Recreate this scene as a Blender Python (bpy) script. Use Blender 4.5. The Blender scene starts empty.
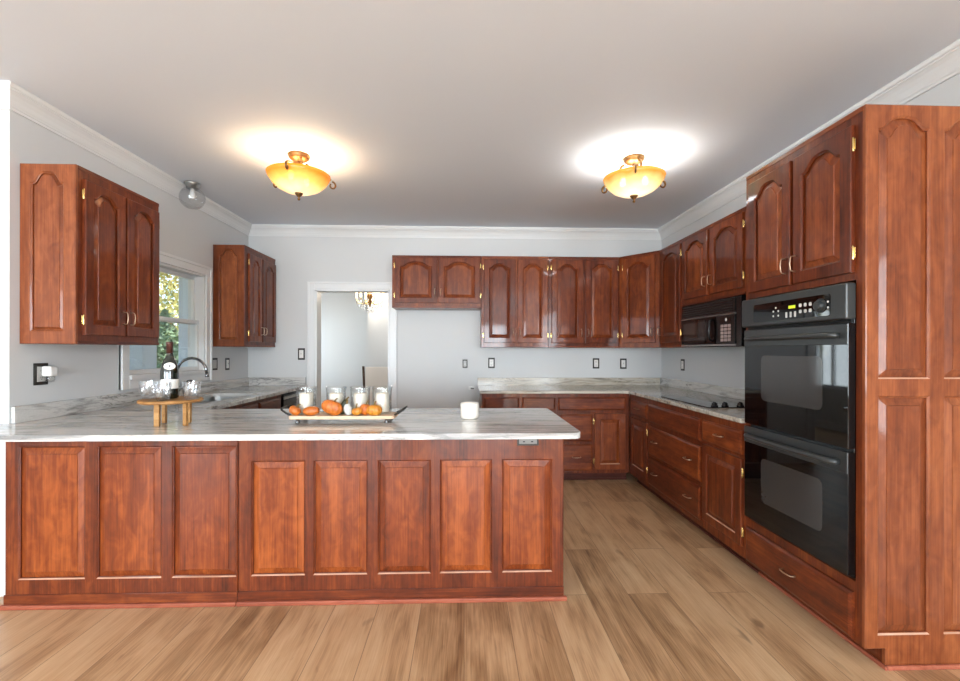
import bpy, bmesh, math, random
from mathutils import Vector, Matrix
PI = math.pi
random.seed(7)
S = bpy.context.scene
COL = S.collection

# ------------------------------------------------------------------ camera
YAW, ROLL, FPX, HORIZON, EYE = .0336, .0018, 455.0, 350.45, 1.34
cam_data = bpy.data.cameras.new('camera')
cam_data.sensor_width = 36.0
cam_data.lens = FPX / 960 * 36.0
cam_data.shift_y = (HORIZON - 340.5) / 960
cam_data.clip_start = .02
cam = bpy.data.objects.new('camera', cam_data)
COL.objects.link(cam)
fwd = Vector((math.sin(YAW), math.cos(YAW), 0)); rgt = Vector((math.cos(YAW), -math.sin(YAW), 0)); upv = Vector((0, 0, 1))
r2 = rgt * math.cos(ROLL) + upv * math.sin(ROLL); u2 = upv * math.cos(ROLL) - rgt * math.sin(ROLL)
m = Matrix.Identity(4)
for i in range(3):
    m[i][0], m[i][1], m[i][2] = r2[i], u2[i], -fwd[i]
m[2][3] = EYE
cam.matrix_world = m
S.camera = cam

# ------------------------------------------------------------------ exposure, sky, sun, daylight at the windows
S.view_settings.view_transform = 'Standard'
S.view_settings.look = 'None'
S.view_settings.gamma = 1.0
S.view_settings.exposure = 0.5
S.view_settings.use_curve_mapping = False
S.cycles.use_denoising = True
S.cycles.max_bounces = 10
S.cycles.diffuse_bounces = 6
S.cycles.glossy_bounces = 5
S.cycles.transparent_max_bounces = 16
S.cycles.sample_clamp_indirect = 6.0
S.cycles.caustics_refractive = False
S.cycles.caustics_reflective = False

W = bpy.data.worlds.new('sky'); S.world = W; W.use_nodes = True
wn = W.node_tree.nodes; wl = W.node_tree.links; wn.clear()
wo = wn.new('ShaderNodeOutputWorld'); wb = wn.new('ShaderNodeBackground'); sk = wn.new('ShaderNodeTexSky')
sk.sky_type = 'HOSEK_WILKIE'; sk.turbidity = 4.0; sk.sun_direction = (.6, .5, .62); sk.ground_albedo = .4
wb.inputs['Strength'].default_value = 11.0
wl.new(sk.outputs[0], wb.inputs[0]); wl.new(wb.outputs[0], wo.inputs[0])

def sun(name, energy, direction, angle, color):
    d = bpy.data.lights.new(name, 'SUN'); d.energy = energy; d.angle = angle; d.color = color
    o = bpy.data.objects.new(name, d); COL.objects.link(o)
    o.rotation_euler = Vector(direction).to_track_quat('-Z', 'Y').to_euler()
    return o
sun('sun', 15.0, (-.62, -.5, -.6), .01, (1, .95, .86))

def area(name, loc, direction, sx, sy, energy, color=(1, 1, 1)):
    d = bpy.data.lights.new(name, 'AREA'); d.shape = 'RECTANGLE'; d.size = sx; d.size_y = sy; d.energy = energy; d.color = color
    o = bpy.data.objects.new(name, d); COL.objects.link(o); o.location = loc
    o.rotation_euler = Vector(direction).to_track_quat('-Z', 'Y').to_euler()
    return o
DAY = (.83, .925, 1.0)
area('daylight_rear_left', (-3.1, -8.55, 1.35), (0, 1, 0), 2.6, 2.1, 330, DAY)
area('daylight_rear_right', (.3, -8.55, 1.35), (0, 1, 0), 2.8, 2.1, 450, DAY)
area('daylight_living_side', (-5.25, -4.0, 1.4), (1, 0, 0), 2.6, 1.9, 230, DAY)

area('added_fill_right', (2.36, -3.0, 1.4), (-1, 0, 0), 3.0, 1.9, 190, DAY)  # added fill from an unseen, made-up window, brightens the left wall
area('daylight_dining_window', (-3.12, 7.6, 1.4), (1, 0, 0), .7, 1.3, 20, DAY)

# ------------------------------------------------------------------ materials
MATS = {}
def lin(c):
    return tuple(((v / 255) / 12.92 if v <= 10 else (((v / 255) + .055) / 1.055) ** 2.4) for v in c) + (1,)
def mat(name):
    m = bpy.data.materials.new(name); m.use_nodes = True
    nt = m.node_tree; b = nt.nodes['Principled BSDF']; MATS[name] = m
    return m, nt, b
def setp(b, **k):
    for key, v in k.items():
        b.inputs[key.replace('_', ' ')].default_value = v
def plain(name, rgb, rough=.5, metal=0.0, bump=0.0, bscale=80, coat=0.0, var=.04, spec=.5):
    m, nt, b = mat(name); n, l = nt.nodes, nt.links
    tc = n.new('ShaderNodeTexCoord'); ns = n.new('ShaderNodeTexNoise'); ns.inputs['Scale'].default_value = bscale
    ns.inputs['Detail'].default_value = 3
    l.new(tc.outputs['Object'], ns.inputs['Vector'])
    mx = n.new('ShaderNodeMix'); mx.data_type = 'RGBA'
    c = lin(rgb); mx.inputs[6].default_value = tuple(v * (1 - var) for v in c[:3]) + (1,); mx.inputs[7].default_value = tuple(min(1, v * (1 + var)) for v in c[:3]) + (1,)
    l.new(ns.outputs['Fac'], mx.inputs[0]); l.new(mx.outputs[2], b.inputs['Base Color'])
    setp(b, Roughness=rough, Metallic=metal, Coat_Weight=coat, Specular_IOR_Level=spec)
    if bump:
        bp = n.new('ShaderNodeBump'); bp.inputs['Strength'].default_value = bump; bp.inputs['Distance'].default_value = .002
        l.new(ns.outputs['Fac'], bp.inputs['Height']); l.new(bp.outputs['Normal'], b.inputs['Normal'])
    return m
def ramp(n, stops):
    r = n.new('ShaderNodeValToRGB'); e = r.color_ramp.elements
    while len(e) < len(stops): e.new(.5)
    for el, (p, c) in zip(e, stops): el.position = p; el.color = c
    return r
def wood(name, dark, mid, light, axis='z', rough=.42, coat=.4, fine=1.0, crough=.06):
    m, nt, b = mat(name); n, l = nt.nodes, nt.links
    tc = n.new('ShaderNodeTexCoord'); oi = n.new('ShaderNodeObjectInfo')
    mul = n.new('ShaderNodeMath'); mul.operation = 'MULTIPLY'; mul.inputs[1].default_value = 53
    l.new(oi.outputs['Random'], mul.inputs[0])
    ad = n.new('ShaderNodeVectorMath'); ad.operation = 'ADD'
    l.new(tc.outputs['Object'], ad.inputs[0]); l.new(mul.outputs[0], ad.inputs[1])
    def mapped(long, cross):
        mp = n.new('ShaderNodeMapping'); sc = [cross] * 3; sc['xyz'.index(axis)] = long
        mp.inputs['Scale'].default_value = sc; l.new(ad.outputs[0], mp.inputs['Vector']); return mp
    a = n.new('ShaderNodeTexNoise'); a.inputs['Scale'].default_value = 1; a.inputs['Detail'].default_value = 5; a.inputs['Distortion'].default_value = .7
    l.new(mapped(1.6, 13).outputs[0], a.inputs['Vector'])
    f = n.new('ShaderNodeTexNoise'); f.inputs['Scale'].default_value = 1; f.inputs['Detail'].default_value = 2
    l.new(mapped(4, 130 * fine).outputs[0], f.inputs['Vector'])
    g = n.new('ShaderNodeTexNoise'); g.inputs['Scale'].default_value = 1; g.inputs['Detail'].default_value = 4; g.inputs['Distortion'].default_value = 1.2
    l.new(mapped(9, 17).outputs[0], g.inputs['Vector'])
    s1 = n.new('ShaderNodeMath'); s1.operation = 'MULTIPLY_ADD'; s1.inputs[1].default_value = .34
    l.new(f.outputs['Fac'], s1.inputs[0])
    s2 = n.new('ShaderNodeMath'); s2.operation = 'MULTIPLY_ADD'; s2.inputs[1].default_value = .36
    l.new(g.outputs['Fac'], s2.inputs[0])
    s3 = n.new('ShaderNodeMath'); s3.operation = 'MULTIPLY'; s3.inputs[1].default_value = .55
    l.new(a.outputs['Fac'], s3.inputs[0]); l.new(s3.outputs[0], s2.inputs[2]); l.new(s2.outputs[0], s1.inputs[2])
    s4 = n.new('ShaderNodeMath'); s4.operation = 'MULTIPLY_ADD'; s4.inputs[1].default_value = .16
    l.new(oi.outputs['Random'], s4.inputs[0]); l.new(s1.outputs[0], s4.inputs[2])
    r = ramp(n, [(.48, lin(dark)), (.69, lin(mid)), (.92, lin(light))])
    l.new(s4.outputs[0], r.inputs[0]); l.new(r.outputs[0], b.inputs['Base Color'])
    setp(b, Roughness=rough, Coat_Weight=coat, Coat_Roughness=crough, Specular_IOR_Level=.18)
    bp = n.new('ShaderNodeBump'); bp.inputs['Strength'].default_value = .06; bp.inputs['Distance'].default_value = .002
    l.new(f.outputs['Fac'], bp.inputs['Height']); l.new(bp.outputs['Normal'], b.inputs['Normal'])
    return m
CH_D, CH_M, CH_L = (66, 26, 12), (100, 43, 19), (138, 69, 31)
wood('cherry', CH_D, CH_M, CH_L, 'z')
wood('cherry_across', CH_D, CH_M, CH_L, 'x')
wood('cherry_field', (80, 33, 14), (116, 52, 22), (158, 82, 36), 'z')
wood('cherry_panel', (70, 28, 13), (104, 46, 20), (142, 72, 32), 'z')
wood('cherry_lit', (92, 44, 23), (122, 63, 34), (154, 89, 51), 'z', .42, .4)  # cherry copy for end panels, their lit, glossy look put into a paler colour
wood('cherry_ledge', (150, 106, 84), (186, 142, 118), (206, 168, 146), 'x', .4, .3)  # pale dusty tone painting in the highlight line along lower panel ledges
wood('shoe_wood', (126, 64, 46), (152, 84, 62), (174, 104, 82), 'x', .45, 0)
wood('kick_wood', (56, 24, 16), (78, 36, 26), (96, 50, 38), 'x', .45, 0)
wood('stand_wood', (116, 78, 42), (160, 116, 68), (192, 150, 98), 'x', .5, 0)
wood('tray_wood', (176, 134, 104), (206, 170, 138), (226, 196, 168), 'x', .5, 0)
wood('chair_wood', (60, 44, 34), (84, 62, 48), (100, 78, 60), 'z', .5, 0)
plain('wall_paint', (205, 206, 206), .7, bump=.04, bscale=220, var=.008, spec=.25)
plain('ceiling_paint', (222, 228, 236), .75, bump=.05, bscale=160, var=.008, spec=.2)
plain('trim_paint', (220, 221, 221), .38, var=.01)
plain('black_enamel', (16, 16, 17), .22, var=.05)
plain('black_glass', (7, 7, 8), .03, var=.02, spec=.5)
plain('oven_grey', (46, 48, 48), .34, var=.03)
plain('oven_window', (52, 50, 49), .05, var=.04, spec=.6)
plain('dark_slot', (6, 6, 6), .6)
plain('brass', (222, 192, 128), .25, 1.0)
plain('nickel_wire', (196, 168, 144), .34, 1.0)
plain('antique_brass', (120, 88, 52), .4, .8, bump=.2, bscale=90, var=.25)
plain('steel', (176, 176, 174), .28, 1.0, bscale=30)
plain('chrome', (150, 152, 156), .14, 1.0)
plain('bronze_plate', (46, 42, 38), .42, .4)
plain('device_white', (226, 224, 220), .4)
plain('device_grey', (176, 174, 170), .4)
plain('plate_grey', (120, 118, 114), .5)
plain('button_white', (206, 206, 204), .4)
plain('keypad_pink', (170, 150, 146), .5)
plain('wax', (240, 230, 214), .55, var=.02)
plain('jar_white', (236, 230, 220), .25, var=.02)
plain('bottle_glass', (16, 24, 16), .05, coat=.5, spec=.7)
plain('foil', (74, 40, 32), .4, .2)
plain('label_paper', (232, 230, 224), .6)
plain('label_mark', (96, 96, 96), .6)
plain('gourd_green', (44, 48, 26), .5, bscale=30, var=.4)
plain('gourd_white', (196, 196, 190), .5, bscale=30, var=.1)
plain('stem', (120, 96, 50), .7)
plain('linen', (226, 218, 208), .8, bump=.3, bscale=300)
plain('bark', (84, 70, 56), .9, bump=.6, bscale=20, var=.3)
plain('grass_ground', (150, 140, 92), .9, bscale=1.2, var=.3)
plain('post_paint', (206, 216, 228), .6)
plain('valve_white', (224, 224, 222), .4)
def leaf_mat(name, a, bb):
    m, nt, b = mat(name); n, l = nt.nodes, nt.links
    tc = n.new('ShaderNodeTexCoord'); ns = n.new('ShaderNodeTexNoise'); ns.inputs['Scale'].default_value = 2.5
    l.new(tc.outputs['Object'], ns.inputs['Vector'])
    r = ramp(n, [(.35, lin(a)), (.65, lin(bb))]); l.new(ns.outputs['Fac'], r.inputs[0]); l.new(r.outputs[0], b.inputs['Base Color'])
    setp(b, Roughness=.7, Transmission_Weight=0.0); return m
leaf_mat('leaves_yellow', (140, 138, 76), (206, 196, 128))
leaf_mat('leaves_green', (84, 104, 66), (136, 154, 100))
leaf_mat('leaves_pine', (64, 88, 64), (110, 132, 96))
def gourd_mat(name, a, bb):
    m, nt, b = mat(name); n, l = nt.nodes, nt.links
    tc = n.new('ShaderNodeTexCoord'); ns = n.new('ShaderNodeTexNoise'); ns.inputs['Scale'].default_value = 40; ns.inputs['Detail'].default_value = 4
    l.new(tc.outputs['Object'], ns.inputs['Vector'])
    r = ramp(n, [(.3, lin(a)), (.7, lin(bb))]); l.new(ns.outputs['Fac'], r.inputs[0]); l.new(r.outputs[0], b.inputs['Base Color'])
    setp(b, Roughness=.45); return m
gourd_mat('gourd_orange', (150, 72, 18), (206, 114, 34))
gourd_mat('gourd_gold', (168, 98, 22), (212, 142, 44))

def thin_glass(name, tint=(1, 1, 1), strength=1.0, rough=.01, base=.05):
    m = bpy.data.materials.new(name); m.use_nodes = True; MATS[name] = m
    nt = m.node_tree; n, l = nt.nodes, nt.links; n.clear()
    o = n.new('ShaderNodeOutputMaterial'); mx = n.new('ShaderNodeMixShader'); t = n.new('ShaderNodeBsdfTransparent'); g = n.new('ShaderNodeBsdfGlossy')
    t.inputs['Color'].default_value = tint + (1,); g.inputs['Roughness'].default_value = rough
    lw = n.new('ShaderNodeLayerWeight'); lw.inputs['Blend'].default_value = .18
    mm = n.new('ShaderNodeMath'); mm.operation = 'MULTIPLY_ADD'; mm.inputs[1].default_value = strength; mm.inputs[2].default_value = base
    mm.use_clamp = True
    l.new(lw.outputs['Facing'], mm.inputs[0]); l.new(mm.outputs[0], mx.inputs[0])
    l.new(t.outputs[0], mx.inputs[1]); l.new(g.outputs[0], mx.inputs[2]); l.new(mx.outputs[0], o.inputs['Surface'])
    return m
thin_glass('pane', (.97, .98, .98), .25, base=.03)
thin_glass('clear_glass', (.95, .96, .96), .7, base=.05)
thin_glass('globe_glass', (.96, .965, .97), .3, rough=.08, base=.03)
thin_glass('cut_glass', (.93, .94, .95), .8, rough=.03, base=.10)

def crystal():
    m, nt, b = mat('crystal'); setp(b, Base_Color=(.93, .94, .95, 1), Roughness=.02, Transmission_Weight=1.0, IOR=1.5)
crystal()

def granite(name, pale, grey, tan, dark, axis, seed, tan_amt, vein=1.0):
    m, nt, b = mat(name); n, l = nt.nodes, nt.links
    tc = n.new('ShaderNodeTexCoord')
    def mp(scale, rot=0.0, off=0):
        q = n.new('ShaderNodeMapping'); q.inputs['Scale'].default_value = scale; q.inputs['Rotation'].default_value = (0, 0, rot)
        q.inputs['Location'].default_value = (seed + off, seed * .7, 0); l.new(tc.outputs['Object'], q.inputs['Vector']); return q
    lng, crs = 1.1, 9.0
    sc = (lng, crs, crs) if axis == 'x' else (crs, lng, crs)
    def noise(q, s, d, dist):
        t = n.new('ShaderNodeTexNoise'); t.inputs['Scale'].default_value = s; t.inputs['Detail'].default_value = d; t.inputs['Distortion'].default_value = dist
        t.inputs['Roughness'].default_value = .62; l.new(q.outputs[0], t.inputs['Vector']); return t
    a = noise(mp(sc, .06), 1.0, 7, 1.4); c = noise(mp(sc, -.04, 9), .7, 5, 2.0); d = noise(mp(sc, .1, 21), 1.5, 8, 2.2)
    sp = noise(mp((1, 1, 1)), 180, 3, 0)
    r1 = ramp(n, [(.36, lin(grey)), (.50, lin(pale)), (.60, lin(pale)), (.70, lin(tuple((p_ + q_) / 2 for p_, q_ in zip(pale, grey))))]); l.new(a.outputs['Fac'], r1.inputs[0])
    r2_ = ramp(n, [(.50, (0, 0, 0, 1)), (.66, (tan_amt,) * 3 + (1,))]); l.new(c.outputs['Fac'], r2_.inputs[0])
    m1 = n.new('ShaderNodeMix'); m1.data_type = 'RGBA'; m1.inputs[7].default_value = lin(tan)
    l.new(r2_.outputs[0], m1.inputs[0]); l.new(r1.outputs[0], m1.inputs[6])
    r3 = ramp(n, [(.455, (0, 0, 0, 1)), (.49, (vein,) * 3 + (1,)), (.515, (0, 0, 0, 1))]); l.new(d.outputs['Fac'], r3.inputs[0])
    gate = ramp(n, [(.44, (0, 0, 0, 1)), (.58, (.75, .75, .75, 1))]); l.new(noise(mp((1.5, 1.5, 1.5), 0, 5), 1.3, 2, 0).outputs['Fac'], gate.inputs[0])
    mu = n.new('ShaderNodeMath'); mu.operation = 'MULTIPLY'; l.new(r3.outputs[0], mu.inputs[0]); l.new(gate.outputs[0], mu.inputs[1])
    m2 = n.new('ShaderNodeMix'); m2.data_type = 'RGBA'; m2.inputs[7].default_value = lin(dark)
    l.new(mu.outputs[0], m2.inputs[0]); l.new(m1.outputs[2], m2.inputs[6])
    m3 = n.new('ShaderNodeMix'); m3.data_type = 'RGBA'; m3.blend_type = 'MULTIPLY'; m3.inputs[0].default_value = .25
    r4 = ramp(n, [(.35, (.55, .55, .55, 1)), (.55, (1, 1, 1, 1))]); l.new(sp.outputs['Fac'], r4.inputs[0])
    l.new(m2.outputs[2], m3.inputs[6]); l.new(r4.outputs[0], m3.inputs[7]); l.new(m3.outputs[2], b.inputs['Base Color'])
    setp(b, Roughness=.15, Coat_Weight=.12, Coat_Roughness=.03)
granite('granite', (204, 202, 198), (132, 131, 130), (176, 164, 150), (76, 74, 74), 'x', 3.1, .22)
granite('granite_warm', (192, 184, 170), (120, 114, 103), (162, 140, 114), (54, 50, 44), 'x', 11.7, .6)
granite('granite_side', (202, 200, 196), (126, 125, 122), (168, 156, 140), (74, 72, 70), 'y', 17.3, .4)

def floor_mat():
    m, nt, b = mat('plank_floor'); n, l = nt.nodes, nt.links
    tc = n.new('ShaderNodeTexCoord'); sep = n.new('ShaderNodeSeparateXYZ'); l.new(tc.outputs['Object'], sep.inputs[0])
    cmb = n.new('ShaderNodeCombineXYZ'); l.new(sep.outputs['Y'], cmb.inputs['X']); l.new(sep.outputs['X'], cmb.inputs['Y'])
    br = n.new('ShaderNodeTexBrick'); l.new(cmb.outputs[0], br.inputs['Vector'])
    br.inputs['Scale'].default_value = 1; br.inputs['Brick Width'].default_value = 1.52; br.inputs['Row Height'].default_value = .225
    br.inputs['Mortar Size'].default_value = .0016; br.inputs['Mortar Smooth'].default_value = .3; br.offset = .37; br.offset_frequency = 2
    br.inputs['Color1'].default_value = (0, 0, 0, 1); br.inputs['Color2'].default_value = (1, 1, 1, 1); br.inputs['Mortar'].default_value = (.5, .5, .5, 1)
    mul = n.new('ShaderNodeVectorMath'); mul.operation = 'SCALE'; mul.inputs['Scale'].default_value = 31
    l.new(br.outputs['Color'], mul.inputs[0])
    ad = n.new('ShaderNodeVectorMath'); ad.operation = 'ADD'; l.new(tc.outputs['Object'], ad.inputs[0]); l.new(mul.outputs[0], ad.inputs[1])
    def noise(sc, d, dist):
        q = n.new('ShaderNodeMapping'); q.inputs['Scale'].default_value = sc; l.new(ad.outputs[0], q.inputs['Vector'])
        t = n.new('ShaderNodeTexNoise'); t.inputs['Scale'].default_value = 1; t.inputs['Detail'].default_value = d; t.inputs['Distortion'].default_value = dist
        l.new(q.outputs[0], t.inputs['Vector']); return t
    a = noise((9, 1.1, 1), 6, 1.3); f = noise((170, 5, 1), 3, 0); k = noise((5, 2.2, 1), 3, 1.0)
    s1 = n.new('ShaderNodeMath'); s1.operation = 'MULTIPLY_ADD'; s1.inputs[1].default_value = .55; l.new(a.outputs['Fac'], s1.inputs[0])
    s2 = n.new('ShaderNodeMath'); s2.operation = 'MULTIPLY_ADD'; s2.inputs[1].default_value = .34; l.new(f.outputs['Fac'], s2.inputs[0])
    s3 = n.new('ShaderNodeMath'); s3.operation = 'MULTIPLY_ADD'; s3.inputs[1].default_value = .22; l.new(br.outputs['Color'], s3.inputs[0])
    s4 = n.new('ShaderNodeMath'); s4.operation = 'MULTIPLY'; s4.inputs[1].default_value = .35; l.new(k.outputs['Fac'], s4.inputs[0])
    l.new(s4.outputs[0], s3.inputs[2]); l.new(s3.outputs[0], s2.inputs[2]); l.new(s2.outputs[0], s1.inputs[2])
    r = ramp(n, [(.46, lin((114, 80, 53))), (.60, lin((160, 124, 89))), (.74, lin((194, 157, 119))), (.96, lin((212, 181, 143)))])
    l.new(s1.outputs[0], r.inputs[0])
    kn = noise((11, 4.2, 1), 2, .6); kr = ramp(n, [(.70, (0, 0, 0, 1)), (.80, (.6, .6, .6, 1))]); l.new(kn.outputs['Fac'], kr.inputs[0])
    km = n.new('ShaderNodeMix'); km.data_type = 'RGBA'; km.inputs[7].default_value = lin((92, 64, 42)); l.new(kr.outputs[0], km.inputs[0]); l.new(r.outputs[0], km.inputs[6])
    mm = n.new('ShaderNodeMix'); mm.data_type = 'RGBA'; mm.inputs[7].default_value = lin((92, 68, 48))
    ff = n.new('ShaderNodeMath'); ff.operation = 'MULTIPLY'; ff.inputs[1].default_value = .75; l.new(br.outputs['Fac'], ff.inputs[0])
    l.new(ff.outputs[0], mm.inputs[0]); l.new(km.outputs[2], mm.inputs[6]); l.new(mm.outputs[2], b.inputs['Base Color'])
    bp = n.new('ShaderNodeBump'); bp.inputs['Strength'].default_value = .12; bp.inputs['Distance'].default_value = .002
    l.new(f.outputs['Fac'], bp.inputs['Height']); l.new(bp.outputs['Normal'], b.inputs['Normal'])
    setp(b, Roughness=.36)
floor_mat()

def lamp_bowl(name, rim, mid, bottom, strength, tint):
    m, nt, b = mat(name); n, l = nt.nodes, nt.links
    tc = n.new('ShaderNodeTexCoord'); sep = n.new('ShaderNodeSeparateXYZ'); l.new(tc.outputs['Object'], sep.inputs[0])
    ns = n.new('ShaderNodeTexNoise'); ns.inputs['Scale'].default_value = 9; ns.inputs['Detail'].default_value = 3; l.new(tc.outputs['Object'], ns.inputs['Vector'])
    mr = n.new('ShaderNodeMapRange'); mr.inputs[1].default_value = 0; mr.inputs[2].default_value = .14
    l.new(sep.outputs['Z'], mr.inputs[0])
    ad = n.new('ShaderNodeMath'); ad.operation = 'MULTIPLY_ADD'; ad.inputs[1].default_value = .35; l.new(ns.outputs['Fac'], ad.inputs[0]); l.new(mr.outputs[0], ad.inputs[2])
    r = ramp(n, [(.2, lin(bottom)), (.62, lin(mid)), (1.0, lin(rim))]); l.new(ad.outputs[0], r.inputs[0])
    l.new(r.outputs[0], b.inputs['Base Color']); l.new(r.outputs[0], b.inputs['Emission Color'])
    setp(b, Roughness=.25, Emission_Strength=strength, Transmission_Weight=.0)
    tr = n.new('ShaderNodeBsdfTransparent'); ms = n.new('ShaderNodeMixShader'); ms.inputs[0].default_value = .86
    tr.inputs['Color'].default_value = tint + (1,)
    out = n['Material Output']; l.new(tr.outputs[0], ms.inputs[1]); l.new(b.outputs[0], ms.inputs[2]); l.new(ms.outputs[0], out.inputs['Surface'])
lamp_bowl('amber_glass_warm', (204, 128, 36), (240, 192, 100), (255, 240, 196), .62, (1, .82, .5))
lamp_bowl('amber_glass_cool', (198, 136, 50), (238, 212, 146), (255, 246, 226), .62, (1, .88, .66))
def emit(name, rgb, s):
    m, nt, b = mat(name); setp(b, Base_Color=lin(rgb), Emission_Color=lin(rgb), Emission_Strength=s)
emit('bulb_warm', (255, 220, 160), 70); emit('bulb_cool', (255, 250, 240), 70)
emit('display_green', (176, 190, 40), .8)
emit('chandelier_glow', (255, 214, 150), 5)

# ------------------------------------------------------------------ mesh helpers
class MB:
    def __init__(s): s.bm = bmesh.new(); s.mi = 0; s.smooth = False
    def _f(s, vs, sm=None):
        try: f = s.bm.faces.new(vs)
        except ValueError: return None
        f.material_index = s.mi; f.smooth = s.smooth if sm is None else sm
        return f
    def v(s, p): return s.bm.verts.new(p)
    def box(s, x0, x1, y0, y1, z0, z1, bev=0.0):
        P = [(x0, y0, z0), (x1, y0, z0), (x1, y1, z0), (x0, y1, z0), (x0, y0, z1), (x1, y0, z1), (x1, y1, z1), (x0, y1, z1)]
        V = [s.v(p) for p in P]; fs = []
        for q in ((3, 2, 1, 0), (4, 5, 6, 7), (0, 1, 5, 4), (1, 2, 6, 5), (2, 3, 7, 6), (3, 0, 4, 7)):
            fs.append(s._f([V[i] for i in q]))
        if bev > 0:
            es = list({e for f in fs for e in f.edges})
            r = bmesh.ops.bevel(s.bm, geom=es, offset=bev, segments=2, profile=.5, affect='EDGES')
            for f in r['faces']: f.material_index = s.mi
        return s
    def loops(s, Ls, cap0=False, cap1=False, closed=True):
        R = [[s.v(p) for p in L] for L in Ls]; n = len(R[0])
        for a, b in zip(R, R[1:]):
            for i in range(n if closed else n - 1):
                j = (i + 1) % n; s._f([a[i], a[j], b[j], b[i]])
        if cap0: s._f(R[0][::-1], False)
        if cap1: s._f(R[-1], False)
        return s
    def lathe(s, prof, n=24, c=(0, 0, 0), fn=None):
        Ls = []
        for r, z in prof:
            L = []
            for i in range(n):
                t = 2 * PI * i / n; rr = r * (fn(t, z) if fn else 1)
                L.append((c[0] + rr * math.cos(t), c[1] + rr * math.sin(t), c[2] + z))
            Ls.append(L)
        return s.loops(Ls, True, True)
    def tube(s, pts, r, n=8, caps=True):
        pts = [Vector(p) for p in pts]; rs = r if isinstance(r, (list, tuple)) else [r] * len(pts)
        Ls = []; prev = None
        for i, p in enumerate(pts):
            t = (pts[min(i + 1, len(pts) - 1)] - pts[max(i - 1, 0)]).normalized()
            if prev is None:
                ref = Vector((0, 0, 1)) if abs(t.z) < .9 else Vector((1, 0, 0)); a = t.cross(ref).normalized()
            else:
                a = (prev - t * prev.dot(t)).normalized()
            prev = a; bb = t.cross(a)
            Ls.append([p + (a * math.cos(2 * PI * k / n) + bb * math.sin(2 * PI * k / n)) * rs[i] for k in range(n)])
        return s.loops(Ls, caps, caps)
    def fill(s, rings, normal):
        es = []
        for R in rings:
            V = [s.v(p) for p in R]
            for i in range(len(V)): es.append(s.bm.edges.new((V[i], V[(i + 1) % len(V)])))
        r = bmesh.ops.triangle_fill(s.bm, use_beauty=True, use_dissolve=False, edges=es, normal=normal)
        for g in r['geom']:
            if isinstance(g, bmesh.types.BMFace): g.material_index = s.mi; g.smooth = False
        return s
    def prism(s, rings, z0, z1):
        s.fill([[(x, y, z1) for x, y in R] for R in rings], (0, 0, 1)); s.fill([[(x, y, z0) for x, y in R] for R in rings], (0, 0, -1))
        for R in rings: s.loops([[(x, y, z0) for x, y in R], [(x, y, z1) for x, y in R]])
        return s
    def build(s, name, mats, parent=None, loc=(0, 0, 0), rot=(0, 0, 0), weld=True, bevel=0.0, fixn=True):
        if weld: bmesh.ops.remove_doubles(s.bm, verts=s.bm.verts, dist=1e-5)
        if fixn: bmesh.ops.recalc_face_normals(s.bm, faces=s.bm.faces)
        me = bpy.data.meshes.new(name); s.bm.to_mesh(me); s.bm.free()
        for mm in (mats if isinstance(mats, (list, tuple)) else [mats]): me.materials.append(MATS[mm])
        o = bpy.data.objects.new(name, me); COL.objects.link(o); o.location = loc; o.rotation_euler = rot
        if parent: o.parent = parent
        if bevel:
            b = o.modifiers.new('bevel', 'BEVEL'); b.width = bevel; b.segments = 3; b.limit_method = 'ANGLE'; b.angle_limit = .7
        return o
def tag(o, label, cat, group=None):
    o['label'] = label; o['category'] = cat
    if group: o['group'] = group
    return o
def thing(name, label, cat, loc=(0, 0, 0), rz=0.0, group=None):
    o = bpy.data.objects.new(name, None); o.empty_display_size = .1; COL.objects.link(o)
    o.location = loc; o.rotation_euler = (0, 0, rz); return tag(o, label, cat, group)
def struct(o): o['kind'] = 'structure'; return o
def bx(name, mt, parent, a, b, bev=0.0, loc=(0, 0, 0), rot=(0, 0, 0)):
    return MB().box(a[0], b[0], a[1], b[1], a[2], b[2], bev).build(name, mt, parent, loc, rot)

# ------------------------------------------------------------------ setting
XL, XR, YB, CEIL, YN = -2.486, 2.328, 5.316, 2.768, 2.57
RL, RR = -5.2, -8.5          # the room behind the camera
T = .15
struct(bx('floor', 'plank_floor', None, (RL - T, RR - T, -.12), (XR + T, 8.4, 0)))
struct(bx('ceiling', 'ceiling_paint', None, (RL - T, RR - T, CEIL), (XR + T, 8.4, CEIL + .2)))
def wall(name, plane, c, t, u0, u1, holes=(), z1=CEIL):
    """plane 'x': a wall at x = c..c+t running along y; 'y': at y = c..c+t running along x. Holes are (u0, u1, z0, z1)."""
    b = MB(); us = sorted({u0, u1, *[h[0] for h in holes], *[h[1] for h in holes]})
    for a, e in zip(us, us[1:]):
        zs = [(0, z1)]
        for h in holes:
            if h[0] <= a and e <= h[1]: zs = [q for q in ((0, h[2]), (h[3], z1)) if q[1] - q[0] > 1e-6]
        for z in zs:
            if plane == 'x': b.box(min(c, c + t), max(c, c + t), a, e, z[0], z[1])
            else: b.box(a, e, min(c, c + t), max(c, c + t), z[0], z[1])
    return struct(b.build(name, 'wall_paint', None))
WY0, WY1, WZ0, WZ1 = 3.44, 4.44, 1.14, 2.055
wall('wall_left', 'x', XL, -T, YN, YB + T, [(WY0, WY1, WZ0, WZ1)])
DX0, DX1, DZ = -1.718, -.88, 2.037
wall('wall_back', 'y', YB, T, XL, XR, [(DX0, DX1, 0, DZ)])
wall('wall_right', 'x', XR, T, RR, YB + T, [(-4.5, -1.5, .45, 2.35)])  # opening cut for the added right-hand window
wall('wall_near', 'y', YN, T, RL, XL - T)
struct(bx('wall_corner', 'wall_paint', None, (XL - T, YN - .0005, 0), (XL - .0005, YN + .0, CEIL))) if False else None
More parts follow.
